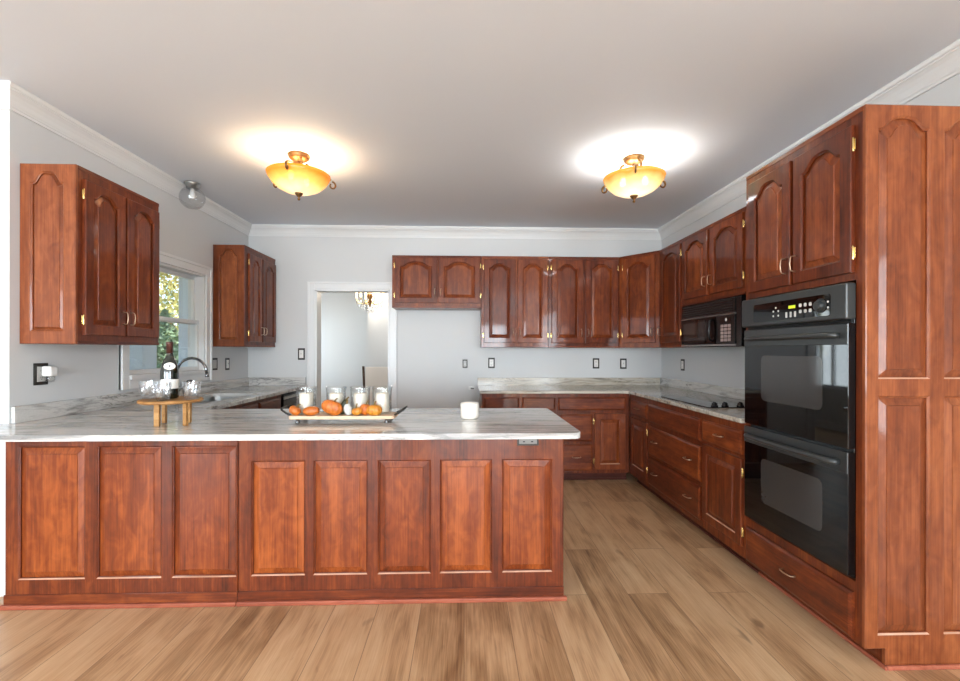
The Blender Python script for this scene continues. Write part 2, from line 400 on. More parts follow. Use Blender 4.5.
wall('wall_rear', 'y', RR, -T, RL, XR, [(-4.4, -1.8, .3, 2.4), (-1.1, 1.7, .3, 2.4)])
wall('wall_side', 'x', RL, -T, RR - T, YN + T, [(-5.3, -2.7, .45, 2.35)])
# the dining room seen through the doorway
wall('wall_dining_left', 'x', -2.95, -T, YB + T, 8.2, [(7.2, 8.0, .7, 2.1)])
wall('wall_dining_far', 'y', 8.2, T, -2.95 - T, 1.2)
wall('wall_dining_right', 'x', 1.2, T, YB + T, 8.2 + T)
wall('wall_dining_stub', 'y', 7.1, .12, -1.50, 1.2)

def sweep(name, path, prof, mt, close=False):
    """prof: (offset into the room, z); the room lies to the right of the path."""
    n = len(path); Ls = []
    for i, p in enumerate(path):
        p = Vector((p[0], p[1])); ds = []
        if i > 0: ds.append((p - Vector(path[i - 1])).normalized())
        if i < n - 1: ds.append((Vector(path[i + 1]) - p).normalized())
        ns = [Vector((d.y, -d.x)) for d in ds]; nn = ns[0] if len(ns) == 1 else (ns[0] + ns[1]) / (1 + ns[0].dot(ns[1]))
        Ls.append([(p.x + nn.x * o, p.y + nn.y * o, z) for o, z in prof])
    b = MB(); b.loops(Ls, True, True)
    return struct(b.build(name, mt, None))
c = CEIL
crown = [(0, c - .118), (.010, c - .118), (.012, c - .106), (.017, c - .102), (.017, c - .096), (.022, c - .088), (.030, c - .070), (.043, c - .050),
         (.057, c - .036), (.062, c - .034), (.062, c - .026), (.070, c - .022), (.074, c - .012), (.074, c - .001), (0, c - .001)]
sweep('trim_1', [(RL, YN), (XL, YN), (XL, YB), (XR, YB), (XR, RR)], crown, 'trim_paint')
base = [(0, 0), (.015, 0), (.015, .11), (.011, .122), (.011, .128), (.005, .138), (0, .138)]
sweep('baseboard_near', [(RL, YN), (XL, YN)], base, 'trim_paint')
sweep('baseboard_back', [(-.775, YB), (.17, YB)], base, 'trim_paint')
sweep('baseboard_dining', [(-2.95, YB + .16), (-2.95, 8.2), (1.2, 8.2)], base, 'trim_paint')
sweep('baseboard_stub', [(-1.5, 7.1), (1.2, 7.1)], base, 'trim_paint')

# door casing: three flat boards with a bead, the jamb inside
b = MB()
for x0, x1, z0, z1 in ((DX0 - .095, DX0 - .008, 0, DZ + .09), (DX1 + .008, DX1 + .095, 0, DZ + .09), (DX0 - .008, DX1 + .008, DZ + .008, DZ + .09)):
    b.box(x0, x1, YB - .016, YB, z0, z1, .004)
for x0, x1, z0, z1 in ((DX0 - .095, DX0 - .07, 0, DZ + .09), (DX1 + .07, DX1 + .095, 0, DZ + .09), (DX0 - .07, DX1 + .07, DZ + .066, DZ + .09)):
    b.box(x0, x1, YB - .026, YB - .0155, z0, z1, .004)
b.box(DX0 - .01, DX0 + .012, YB - .004, YB + T + .004, 0, DZ); b.box(DX1 - .012, DX1 + .01, YB - .004, YB + T + .004, 0, DZ)
b.box(DX0 - .01, DX1 + .01, YB - .004, YB + T + .004, DZ - .012, DZ + .01)
struct(b.build('trim_2', 'trim_paint', None))

# window over the sink: casing, sashes, panes
wroot = bpy.data.objects.new('window_1', None); COL.objects.link(wroot); wroot.location = (XL, (WY0 + WY1) / 2, WZ0); struct(wroot)
def wbox(name, mt, x0, x1, y0, y1, z0, z1, bev=.003, par=wroot):
    L = wroot.location
    return bx(name, mt, par, (x0, y0 - L.y, z0 - L.z), (x1, y1 - L.y, z1 - L.z), bev)
b = MB(); L = wroot.location
def wb_(x0, x1, y0, y1, z0, z1, bev=.003): b.box(x0, x1, y0 - L.y, y1 - L.y, z0 - L.z, z1 - L.z, bev)
wb_(0, .018, WY0 - .085, WY0, WZ0 - .09, WZ1 + .085); wb_(0, .018, WY1, WY1 + .085, WZ0 - .09, WZ1 + .085); wb_(0, .018, WY0, WY1, WZ1, WZ1 + .085)
wb_(0, .028, WY0 - .085, WY0 - .06, WZ0 - .09, WZ1 + .085); wb_(0, .028, WY1 + .06, WY1 + .085, WZ0 - .09, WZ1 + .085); wb_(0, .028, WY0 - .06, WY1 + .06, WZ1 + .06, WZ1 + .085)
wb_(0, .018, WY0, WY1, WZ0 - .09, WZ0 - .02)
b.build('window_casing', 'trim_paint', wroot)
wbox('window_sill', 'trim_paint', -T, .035, WY0, WY1, WZ0 - .02, WZ0 + .012)
b = MB()
wb_(-T, 0, WY0, WY0 + .018, WZ0, WZ1); wb_(-T, 0, WY1 - .018, WY1, WZ0, WZ1); wb_(-T, 0, WY0, WY1, WZ1 - .018, WZ1)
b.build('window_jamb', 'trim_paint', wroot)
zm = 1.60
for nm, xx, z0, z1 in (('lower_sash', -.075, WZ0 + .012, zm + .02), ('upper_sash', -.11, zm - .02, WZ1 - .018)):
    b = MB(); y0, y1 = WY0 + .018, WY1 - .018; w = .034
    wb_(xx, xx + .032, y0, y0 + w, z0, z1); wb_(xx, xx + .032, y1 - w, y1, z0, z1); wb_(xx, xx + .032, y0 + w, y1 - w, z0, z0 + w); wb_(xx, xx + .032, y0 + w, y1 - w, z1 - w, z1)
    s_ = b.build(nm, 'trim_paint', wroot)
    wbox('pane', 'pane', xx + .012, xx + .016, y0 + w - .004, y1 - w + .004, z0 + w - .004, z1 - w + .004, 0, s_)
def plain_window(name, plane, c, t, u0, u1, z0, z1, nmull):
    r = bpy.data.objects.new(name, None); COL.objects.link(r); struct(r); b = MB(); w = .05
    cuts = [(u0, u0 + w, z0, z1), (u1 - w, u1, z0, z1), (u0 + w, u1 - w, z0, z0 + w), (u0 + w, u1 - w, z1 - w, z1)]
    for k in range(1, nmull):
        q = u0 + (u1 - u0) * k / nmull; cuts.append((q - .02, q + .02, z0 + w, z1 - w))
    lo, hi = min(c, c + t), max(c, c + t); md = (lo + hi) / 2
    for a, e, f, g in cuts:
        if plane == 'y': b.box(a, e, md - .03, md + .03, f, g, .004)
        else: b.box(md - .03, md + .03, a, e, f, g, .004)
    b.build('window_frame', 'trim_paint', r)
    if plane == 'y': bx('pane', 'pane', r, (u0 + w - .005, md - .003, z0 + w - .005), (u1 - w + .005, md + .003, z1 - w + .005))
    else: bx('pane', 'pane', r, (md - .003, u0 + w - .005, z0 + w - .005), (md + .003, u1 - w + .005, z1 - w + .005))
plain_window('window_2', 'y', RR, -T, -4.4, -1.8, .3, 2.4, 3)
plain_window('window_3', 'y', RR, -T, -1.1, 1.7, .3, 2.4, 3)
plain_window('window_4', 'x', RL, -T, -5.3, -2.7, .45, 2.35, 3)
plain_window('added_window', 'x', XR, T, -4.5, -1.5, .45, 2.35, 3)  # unseen window added to go with the right-hand fill
plain_window('window_5', 'x', -2.95, -T, 7.2, 8.0, .7, 2.1, 2)

# ------------------------------------------------------------------ cabinet making
def bell(u):
    t = min(1, abs(u) / .9); return .5 * (1 + math.cos(PI * t ** 1.75))
def ring(x0, x1, z0, z1, rise, m, y):
    P = [(x0 + m, y, z0 + m), (x1 - m, y, z0 + m), (x1 - m, y, z1 - m)]
    if rise:
        xc, hw = (x0 + x1) / 2, (x1 - x0) / 2 - m
        for k in range(25):
            u = .9 - 1.8 * k / 24; P.append((xc + hw * u, y, z1 - m + rise * bell(u)))
    P.append((x0 + m, y, z1 - m)); return P
def panelled(name, w, h, t, openings, parent, loc, mt='cherry', mp='cherry_panel', bev=.036, rz=0.0, back=True, notch=None, ledge=False):
    """A frame w x h standing t proud of y = 0 with raised panels (one child each) in openings (x0, x1, z0, z1, rise)."""
    b = MB(); e = .004
    o0 = [(0, 0, 0), (w, 0, 0), (w, 0, h), (0, 0, h)]; o2 = [(e, -t, e), (w - e, -t, e), (w - e, -t, h - e), (e, -t, h - e)]
    if notch:
        nx, nz = notch
        o0 = [(0, 0, nz), (nx, 0, nz), (nx, 0, 0)] + o0[1:]; o2 = [(e, -t, nz + e), (nx + e, -t, nz + e), (nx + e, -t, e)] + o2[1:]
    o1 = [(x, -t + e, z) for x, _, z in o0]
    b.loops([o0, o1, o2])
    if back: b._f([b.v(p) for p in o0])
    b.fill([o2] + [ring(*q, 0, -t) for q in openings], (0, -1, 0))
    for q in openings:
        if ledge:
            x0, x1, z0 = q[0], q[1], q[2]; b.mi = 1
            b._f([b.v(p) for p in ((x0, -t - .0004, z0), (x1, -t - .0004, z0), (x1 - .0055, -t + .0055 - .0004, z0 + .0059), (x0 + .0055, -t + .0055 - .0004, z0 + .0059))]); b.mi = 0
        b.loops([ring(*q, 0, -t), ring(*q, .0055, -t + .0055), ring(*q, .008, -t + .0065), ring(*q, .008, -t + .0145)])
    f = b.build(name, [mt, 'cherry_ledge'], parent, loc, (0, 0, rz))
    for q in openings:
        p = MB()
        p.loops([ring(*q, .0075, -t + .0145), ring(*q, .011, -t + .0140), ring(*q, bev, -t + .0048), ring(*q, bev + .0020, -t + .0012)], False, True)
        p.build('raised_panel', mp, f)
    return f
def pull(parent, x, z, y, span=.078, vert=True, name='handle'):
    b = MB(); b.smooth = True; h = span / 2
    pts = [(-h, 0, 0), (-h, -.010, 0), (-h * .94, -.022, 0), (-h * .72, -.028, 0), (0, -.031, 0), (h * .72, -.028, 0), (h * .94, -.022, 0), (h, -.010, 0), (h, 0, 0)]
    rr = [.0044, .0035, .0029, .0029, .0034, .0029, .0029, .0035, .0044]
    if vert: pts = [(0, q[1], q[0]) for q in pts]
    b.tube(pts, rr, 8)
    return b.build(name, 'nickel_wire', parent, (x, y, z))
def hinge(parent, x, z, y):
    b = MB(); b.box(-.009, .009, -.0022, 0, -.024, .024, .0008)
    b.smooth = True; b.lathe([(.0001, -.033), (.0032, -.031), (.0042, -.027), (.0042, .027), (.0032, .031), (.0001, .033)], 8, (0, -.004, 0))
    return b.build('hinge', 'brass', parent, (x, y, z))
DT = .020
def door(parent, x0, x1, z0, z1, arch=0.045, knob=None, hin=None, y=0.0, st=.056, handle_z=None):
    w, h = x1 - x0, z1 - z0
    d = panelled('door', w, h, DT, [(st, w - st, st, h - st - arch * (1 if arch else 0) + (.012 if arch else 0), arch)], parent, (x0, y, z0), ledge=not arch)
    if knob:
        hz = handle_z if handle_z is not None else .115
        pull(d, .024 if knob == 'l' else w - .024, hz, -DT)
    if hin:
        for zz in (.085, h - .085): hinge(d, -.003 if hin == 'l' else w + .003, zz, -DT + .012)
    return d
def drawer(parent, x0, x1, z0, z1, pulls=1, y=0.0, mt='cherry_across'):
    w, h = x1 - x0, z1 - z0; b = MB()
    def R(m, yy): return [(m, yy, m), (w - m, yy, m), (w - m, yy, h - m), (m, yy, h - m)]
    b.loops([R(0, 0), R(0, -.012), R(.003, -.014), R(.012, -DT + .001), R(.015, -DT)], True, True)
    d = b.build('drawer', mt, parent, (x0, y, z0))
    for k in range(pulls): pull(d, w * ((k + .5) / pulls if pulls == 1 else (.17 + .66 * k)), h * .52, -DT, .085, False)
    return d
ZU0, ZU1, UD = 1.373, 2.381, .304
def wall_cabinet(label, loc, rz, w, z0=ZU0, depth=UD, group='cherry wall cabinets', y0=0.0):
    t = thing('wall_cabinet', label, 'cabinet', (loc[0], loc[1], z0), rz, group); h = ZU1 - z0
    b = MB(); b.box(0, w, y0, depth, .0, h, .002); b.build('body', 'cherry', t)
    bx('bottom_rail', 'cherry_across', t, (0, -.004, 0), (w, 0, .018), .001)
    bx('top_rail', 'cherry_across', t, (0, -.003, h - .022), (w, 0, h), .002)
    return t
G_U = 'cherry wall cabinets'
# back wall, front faces at y = 5.01, local x = world x
t = wall_cabinet('short two-door cherry wall cabinet over the empty fridge space beside the doorway', (-.796, 5.01), 0, .976, 1.806)
door(t, .033, .491, .052, .549, .05, 'r', 'l'); door(t, .509, .963, .052, .549, .05, 'l', 'r')
t = wall_cabinet('two-door cherry wall cabinet on back wall next to the short fridge-space cabinet', (.182, 5.01), 0, .744)
door(t, .028, .374, .05, .968, .045, 'r', 'l'); door(t, .400, .73, .05, .968, .045, 'l', 'r')
t = wall_cabinet('two-door cherry wall cabinet on back wall beside the angled corner cabinet', (.928, 5.01), 0, .788)
door(t, .033, .383, .05, .968, .045, 'r', 'l'); door(t, .412, .768, .05, .968, .045, 'l', 'r')
# angled corner
A, Bc = Vector((1.719, 5.010)), Vector((2.021, 4.648)); dv = Bc - A; wl_ = dv.length; ang = math.atan2(dv.y, dv.x)
t = thing('corner_cabinet', 'angled one-door cherry wall cabinet across the back right corner', 'cabinet', (A.x, A.y, ZU0), ang, G_U)
b = MB()
def tl(x, y):
    q = Matrix.Rotation(-ang, 2) @ (Vector((x, y)) - A); return (q.x, q.y)
b.prism([[tl(*A), tl(*Bc), tl(XR - .002, 4.648), tl(XR - .002, YB - .002), tl(1.719, YB - .002)]], 0, ZU1 - ZU0); b.build('body', 'cherry', t)
bx('top_rail', 'cherry_across', t, (.004, -.006, ZU1 - ZU0 - .022), (wl_ - .004, 0, ZU1 - ZU0), .002)
door(t, .05, wl_ - .05, .05, .968, .05, 'r', 'l')
# right wall, front faces at x = 2.02, local x = -world y
R90 = -PI / 2
t = wall_cabinet('narrow one-door cherry wall cabinet between the angled corner cabinet and the microwave', (2.021, 4.646), R90, .482)
door(t, .03, .468, .05, .968, .045, 'l', 'r')
t = wall_cabinet('short two-door cherry wall cabinet directly above the black microwave', (2.021, 4.162), R90, .955, 1.752)
door(t, .028, .458, .052, .592, .05, 'r', 'l'); door(t, .502, .938, .052, .592, .05, 'l', 'r')
bx('side_filler', 'cherry', t, (.955, .0, ZU0 - 1.752), (1.484, UD, ZU1 - 1.752), .002)
# left wall, front faces at x = -2.18, local x = world y
L90 = PI / 2
def left_upper(label, y, w, d1, d2):
    t = wall_cabinet(label, (-2.181, y), L90, w, ZU0, .304, G_U)
    door(t, d1[0], d1[1], .052, .94, .045, 'r', 'l'); door(t, d2[0], d2[1], .052, .94, .045, 'l', 'r')
    # panelled end facing the camera: its local frame turned so that the frame faces -y in the world
    panelled('end_panel', .304, ZU1 - ZU0, .016, [(.058, .240, .07, .905, .062)], t, (-.0002, .304, 0), 'cherry_lit', 'cherry_lit', .022, -PI / 2, False)
    return t
left_upper('two-door cherry wall cabinet with arched end panel, nearest the camera left of the window', 2.639, .679, (.030, .340), (.356, .660))
left_upper('two-door cherry wall cabinet right of the window in the back left corner', 4.590, .722, (.065, .348), (.368, .700))

# ---- tall oven cabinet, front face x = 1.687
OX, OY1, OY0 = 1.687, 2.674, 1.876
t = thing('oven_cabinet', 'tall cherry cabinet housing the black double wall oven', 'cabinet', (OX, OY1, 0), R90)
w = OY1 - OY0; D = XR - OX - .002
b = MB()
b.box(0, .03, 0, D, .085, ZU1); b.box(w - .03, w, 0, D, .085, ZU1); b.box(.03, w - .03, 0, D, 1.648, ZU1); b.box(.03, w - .03, 0, D, .085, .345); b.box(.03, w - .03, D - .02, D, .345, 1.648)
b.box(0, w, .088, D, 0, .085)
b.build('body', 'cherry', t)
bx('top_rail', 'cherry_across', t, (0, -.003, ZU1 - .022), (w, 0, ZU1), .002)
door(t, .046, .389, 1.68, 2.318, .055, 'r', 'l', handle_z=.10); door(t, .411, .761, 1.68, 2.318, .055, 'l', 'r', handle_z=.10)
drawer(t, .022, .764, .098, .299, 1)
bx('shoe_molding', 'shoe_wood', t, (0, .076, 0), (w + .030, .088, .019), .004)
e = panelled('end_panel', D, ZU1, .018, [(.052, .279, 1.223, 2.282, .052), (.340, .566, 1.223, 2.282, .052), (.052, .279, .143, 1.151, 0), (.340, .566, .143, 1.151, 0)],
             t, (w, 0, 0), 'cherry_lit', 'cherry_lit', .040, PI / 2, False, (.088, .085), True)
bx('shoe_molding', 'shoe_wood', t, (w + .018, .088, 0), (w + .030, D, .019), .004)

# ---- base cabinets
ZB = .904
def base_cabinet(label, loc, rz, w, depth, kick=.088, side='cherry', extra=None):
    t = thing('base_cabinet', label, 'cabinet', (loc[0], loc[1], 0), rz, 'cherry base cabinets')
    b = MB(); b.box(0, w, 0, depth, .09, ZB, .0015)
    if extra: b.box(*extra)
    b.build('body', side, t)
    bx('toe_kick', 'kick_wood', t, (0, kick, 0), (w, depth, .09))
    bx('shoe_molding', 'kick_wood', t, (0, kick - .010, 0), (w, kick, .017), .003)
    return t
BX, BD = 1.687, XR - 1.687 - .002
BY = 4.60; BDB = YB - BY - .002
t = base_cabinet('cherry base cabinet with a two-handled drawer bank under the cooktop', (BX, 4.108), R90, .944, BD)
drawer(t, .022, .926, .699, .855, 0); drawer(t, .022, .926, .408, .657, 2); drawer(t, .022, .926, .131, .373, 2)
t = base_cabinet('cherry base cabinet with one drawer over one door, beside the oven cabinet', (BX, 3.164), R90, .489, BD)
drawer(t, .016, .470, .711, .856, 1); d = door(t, .016, .470, .160, .687, 0, None, 'r'); hinge(d, -.003, .44, -.008)
t = base_cabinet('narrow cherry base cabinet with one drawer over a door in back right corner', (BX, 4.598), R90, .489, BD)
drawer(t, .066, .466, .712, .847, 1); door(t, .066, .466, .155, .674, 0, None, 'r')
t = base_cabinet('cherry base cabinet with a wide drawer, two small drawers and a door', (.937, BY), 0, .748, BDB)
drawer(t, .013, .703, .734, .867, 0); drawer(t, .034, .362, .418, .694, 0); drawer(t, .034, .362, .122, .387, 1); door(t, .383, .703, .13, .70, 0, None, 'l')
t = base_cabinet('cherry base cabinet at the left end of the back counter, by the fridge space', (.176, BY), 0, .760, BDB)
drawer(t, .021, .376, .734, .867, 0); drawer(t, .406, .743, .734, .867, 0); door(t, .021, .376, .13, .70, 0, 'r', 'l'); door(t, .406, .743, .13, .70, 0, 'l', 'r')

# left run under the sink: front face x = -1.84
LX = -1.842; LD = LX - XL - .002
t = thing('sink_cabinet', 'cherry sink base cabinet under the window counter behind the peninsula', 'cabinet', (LX, 3.07, 0), L90, 'cherry base cabinets')
b = MB(); b.box(0, 1.56, 0, LD, .09, .66); b.box(0, 1.56, 0, .02, .66, ZB); b.box(1.54, 1.56, .02, LD, .66, ZB); b.box(0, .02, .02, LD, .66, ZB); b.build('body', 'cherry', t)
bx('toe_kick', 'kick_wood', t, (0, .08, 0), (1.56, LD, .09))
for x0, x1 in ((.04, .52), (.55, 1.02), (1.06, 1.52)):
    drawer(t, x0, x1, .735, .868, 0); door(t, x0, x1, .13, .70, 0, 'r', 'l')
bx('end_filler', 'cherry', t, (2.19, 0, .0), (2.243, LD, ZB))
t = thing('dishwasher', 'black built-in dishwasher with a steel strip under the far left counter', 'dishwasher', (LX, 4.635, 0), L90)
bx('tub', 'black_enamel', t, (.0, .02, .1), (.615, LD, ZB - .004), .003)
bx('door', 'black_enamel', t, (.006, -.022, .11), (.609, .02, .755), .004)
p_ = bx('control_panel', 'black_enamel', t, (.006, -.022, .76), (.609, .02, .885), .004)
bx('trim_strip', 'steel', p_, (.006, -.034, .842), (.609, -.021, .870), .003)
bx('toe_kick', 'black_enamel', t, (.01, .06, 0), (.605, LD, .1))

# ---- peninsula, front face y = 2.446
PY = 2.446
def peninsula(label, x0, x1, ops, extra=False):
    t = thing('peninsula_cabinet', label, 'cabinet', (x0, PY, 0), 0, 'panelled peninsula cabinets'); w = x1 - x0
    b = MB(); b.box(0, w, .004, .61, 0, ZB)
    if extra: b.box(-.105, .002, .13, .61, 0, ZB)
    b.build('body', 'cherry', t)
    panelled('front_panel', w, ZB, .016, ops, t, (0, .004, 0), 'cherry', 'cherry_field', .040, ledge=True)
    bx('base_board', 'cherry_across', t, (0, -.018, .018), (w, -.012, .072), .001)
    bx('shoe_molding', 'shoe_wood', t, (-.012 if extra else 0, -.034, 0), (w + (0 if extra else .016), -.012, .024), .006)
    return t
peninsula('left half of the peninsula, three tall raised cherry panels', -2.376, -1.191,
          [(.066, .404, .147, .838, 0), (.461, .793, .147, .838, 0), (.845, 1.180 - .002, .147, .838, 0)], True)
q = [(-1.123, -.841), (-.799, -.514), (-.461, -.179), (-.131, .148), (.202, .473)]
t = peninsula('right half of the peninsula, five narrower raised cherry panels', -1.189, .534, [(a + 1.189, e + 1.189, .150, .757, 0) for a, e in q])

# ------------------------------------------------------------------ countertops
def arc(cx, cy, r, a0, a1, n=7):
    return [(cx + r * math.cos(math.radians(a0 + (a1 - a0) * k / n)), cy + r * math.sin(math.radians(a0 + (a1 - a0) * k / n))) for k in range(n + 1)]
ZK = .934
t = thing('countertop', 'pale grey veined granite countertop over the peninsula and sink run', 'countertop', (0, 0, ZB), 0, 'granite countertops')
SX0, SX1, SY0, SY1 = -2.335, -1.96, 3.56, 4.33
out = [(-2.60, 2.222)] + arc(.583 - .055, 2.225 + .055, .055, -90, 0) + arc(.583 - .03, 3.195 - .03, .03, 0, 90, 4) + \
      [(-1.80, 3.195), (-1.80, YB - .002), (XL + .002, YB - .002), (XL + .002, YN - .002), (-2.60, YN - .002)]
hole = arc(SX1 - .05, SY1 - .05, .05, 0, 90, 4) + arc(SX0 + .05, SY1 - .05, .05, 90, 180, 4) + arc(SX0 + .05, SY0 + .05, .05, 180, 270, 4) + arc(SX1 - .05, SY0 + .05, .05, 270, 360, 4)
MB().prism([out, hole], .0005, ZK - ZB).build('slab', 'granite', t, bevel=.007)
bx('backsplash', 'granite_side', t, (XL + .002, YN + .008, ZK - ZB), (XL + .022, YB - .002, ZK - ZB + .092), .002)
bx('backsplash', 'granite', t, (XL + .0225, YB - .022, ZK - ZB), (-1.828, YB - .002, ZK - ZB + .092), .002)
t = thing('countertop', 'brown-tinted granite countertop along the back and right walls', 'countertop', (0, 0, ZB), 0, 'granite countertops')
out = [(.150, 4.566)] + [(1.61, 4.566), (1.652, 4.535), (1.655, 4.49)] + [(1.655, 2.6765), (XR - .002, 2.6765), (XR - .002, YB - .002), (.150, YB - .002)]
MB().prism([out], .0005, ZK - ZB).build('slab', 'granite_warm', t, bevel=.006)
bx('backsplash', 'granite_warm', t, (.150, YB - .022, ZK - ZB), (XR - .0225, YB - .002, ZK - ZB + .088), .002)
bx('backsplash', 'granite_side', t, (XR - .022, 2.6765, ZK - ZB), (XR - .002, YB - .002, ZK - ZB + .088), .002)

# ------------------------------------------------------------------ appliances
def rrect(x0, x1, z0, z1, r, y, n=5):
    P = []
    for cx, cz, a in ((x1 - r, z0 + r, -90), (x1 - r, z1 - r, 0), (x0 + r, z1 - r, 90), (x0 + r, z0 + r, 180)):
        for k in range(n + 1):
            t_ = math.radians(a + 90 * k / n); P.append((cx + r * math.cos(t_), y, cz + r * math.sin(t_)))
    return P
def plate(name, mt, parent, x0, x1, z0, z1, r, y, th=.002, loc=(0, 0, 0)):
    b = MB(); b.loops([rrect(x0, x1, z0, z1, r, y), rrect(x0, x1, z0, z1, r, y - th)], True, True); return b.build(name, mt, parent, loc)
def disc(name, mt, parent, x, z, r, y, th, n=20):
    b = MB(); b.loops([[(x + q * math.cos(2 * PI * k / n), yy, z + q * math.sin(2 * PI * k / n)) for k in range(n)] for q, yy in ((r, y), (r, y - th * .7), (r * .85, y - th))], True, True)
    return b.build(name, mt, parent)
# double oven: local x = 0 at the far side, front plane y = -.03
t = thing('wall_oven', 'black double wall oven with grey control panel, built into the tall cabinet', 'oven', (OX, 2.636, .35), R90)
OW = .736
def oz(z): return z - .35
bx('chassis', 'black_enamel', t, (.012, -.004, oz(.357)), (OW - .012, .52, oz(1.635)), .002)
cp = bx('control_panel', 'oven_grey', t, (0, -.052, oz(1.477)), (OW, -.003, oz(1.636)), .008)
dp = plate('display_panel', 'black_glass', cp, .115, .655, oz(1.500), oz(1.598), .012, -.052)
for k, (px_, pz_) in enumerate(((.300, 1.566), (.281, 1.548), (.319, 1.548), (.281, 1.524), (.319, 1.524))): disc('button', 'button_white', dp, px_, oz(pz_), .0055, -.054, .002, 12)
plate('clock_display', 'display_green', dp, .393, .440, oz(1.553), oz(1.568), .002, -.054, .0006)
for k in range(3): plate('button', 'button_white', dp, .373 + .030 * k, .385 + .030 * k, oz(1.509), oz(1.537), .003, -.054, .0015)
for ix in range(3):
    for iz in range(2): plate('button', 'button_white', dp, .466 + .032 * ix, .483 + .032 * ix, oz(1.524 + .030 * iz), oz(1.541 + .030 * iz), .005, -.054, .0015)
b = MB(); n_ = 28
b.loops([[(.600 + r_ * math.cos(2 * PI * k / n_), y_, oz(1.548) + r_ * math.sin(2 * PI * k / n_)) for k in range(n_)] for r_, y_ in ((.033, -.054), (.033, -.058), (.024, -.060), (.021, -.074), (.018, -.076))], True, True)
kn = b.build('dial_knob', 'oven_grey', dp)
disc('logo_badge', 'button_white', cp, .130, oz(1.512), .007, -.052, .0012, 16)
for k in range(2): disc('button', 'button_white', dp, .643, oz(1.562 - .026 * k), .005, -.054, .002, 12)
bx('vent_strip', 'dark_slot', t, (.012, -.020, oz(1.462)), (OW - .012, -.003, oz(1.4775)))
def oven_door(z0, z1, wz0, wz1):
    d = bx('oven_door', 'black_glass', t, (.006, -.036, oz(z0)), (OW - .006, -.004, oz(z1)), .0012)
    top = bx('door_rail', 'oven_grey', d, (.006, -.040, oz(z1 - .092)), (OW - .006, -.034, oz(z1)), .003)
    plate('door_window', 'oven_window', d, .155, .590, oz(wz0), oz(wz1), .03, -.0355, .0012)
    b = MB(); b.smooth = True; hz = oz(z1 - .050)
    pts = [(.055, -.038, hz), (.057, -.058, hz), (.078, -.068, hz)] + [(.078 + (OW - .156) * k / 6, -.068 - .006 * math.sin(PI * k / 6), hz) for k in range(1, 6)] + [(OW - .078, -.068, hz), (OW - .057, -.058, hz), (OW - .055, -.038, hz)]
    b.tube(pts, [.014] * len(pts), 10); b.build('handle', 'oven_grey', d)
    return d
oven_door(.918, 1.460, 1.065, 1.315); oven_door(.372, .902, .50, .745)
# microwave under the short cabinet
MZ = 1.372
t = thing('microwave', 'black microwave oven hanging under the short cabinet above the cooktop', 'microwave', (2.024, 4.150, MZ), R90)
MW, MH = .905, .377
bx('case', 'black_enamel', t, (0, 0, 0), (MW, .298, MH), .003)
v_ = bx('vent_grille', 'black_enamel', t, (.004, -.018, .255), (MW - .068, 0, MH - .006), .004)
for k in range(5): bx('louver', 'dark_slot', v_, (.03, -.0195, .275 + .019 * k), (MW - .10, -.0175, .283 + .019 * k))
bx('trim_strip', 'steel', t, (.004, -.019, .246), (MW - .068, 0, .2545), .001)
d = bx('door', 'black_glass', t, (.004, -.022, .022), (.575, 0, .244), .004)
plate('door_window', 'oven_window', d, .05, .45, .055, .212, .015, -.0215, .001)
b = MB(); b.smooth = True; b.tube([(.535, -.022, .045), (.535, -.046, .06), (.535, -.052, .133), (.535, -.046, .206), (.535, -.022, .221)], .009, 10); b.build('handle', 'black_enamel', d)
cpn = bx('control_panel', 'black_enamel', t, (.585, -.020, .022), (MW - .068, 0, .244), .003)
plate('display', 'black_glass', cpn, .635, .79, .188, .228, .004, -.020, .001)
disc('start_button', 'button_white', cpn, .725, .208, .013, -.021, .001, 14)
for ix in range(3):
    for iz in range(5): plate('key', 'keypad_pink', cpn, .650 + .048 * ix, .690 + .048 * ix, .042 + .027 * iz, .064 + .027 * iz, .004, -.020, .0012)
bx('bottom_strip', 'steel', t, (.004, -.020, .008), (MW - .068, 0, .020), .001)
bx('side_filler', 'black_enamel', t, (MW - .066, -.012, .002), (MW, 0, MH - .004), .002)
# cooktop
t = thing('cooktop', 'black glass electric cooktop set into the right-hand counter', 'cooktop', (1.985, 3.555, ZK + .0005), 0)
bx('glass_top', 'black_glass', t, (-.26, -.385, 0), (.235, .385, .006), .002)
for k, (x_, y_, r_) in enumerate(((-.12, -.10, .09), (-.12, .21, .075), (.11, -.10, .075), (.11, .21, .10))):
    b = MB(); n_ = 32
    b.loops([[(x_ + q_ * math.cos(2 * PI * i / n_), y_ + q_ * math.sin(2 * PI * i / n_), .0063) for i in range(n_)] for q_ in (r_, r_ - .004)]); b.build('burner_ring', 'oven_grey', t)
for x_ in (-.185, -.108, .005, .082):
    b = MB(); b.smooth = True; b.lathe([(.001, .006), (.024, .006), (.024, .012), (.020, .016), (.018, .030), (.014, .032), (.001, .032)], 20, (x_, -.335, 0)); k_ = b.build('knob', 'black_enamel', t)
    bx('grip', 'black_enamel', k_, (x_ - .004, -.352, .030), (x_ + .004, -.318, .038), .002)
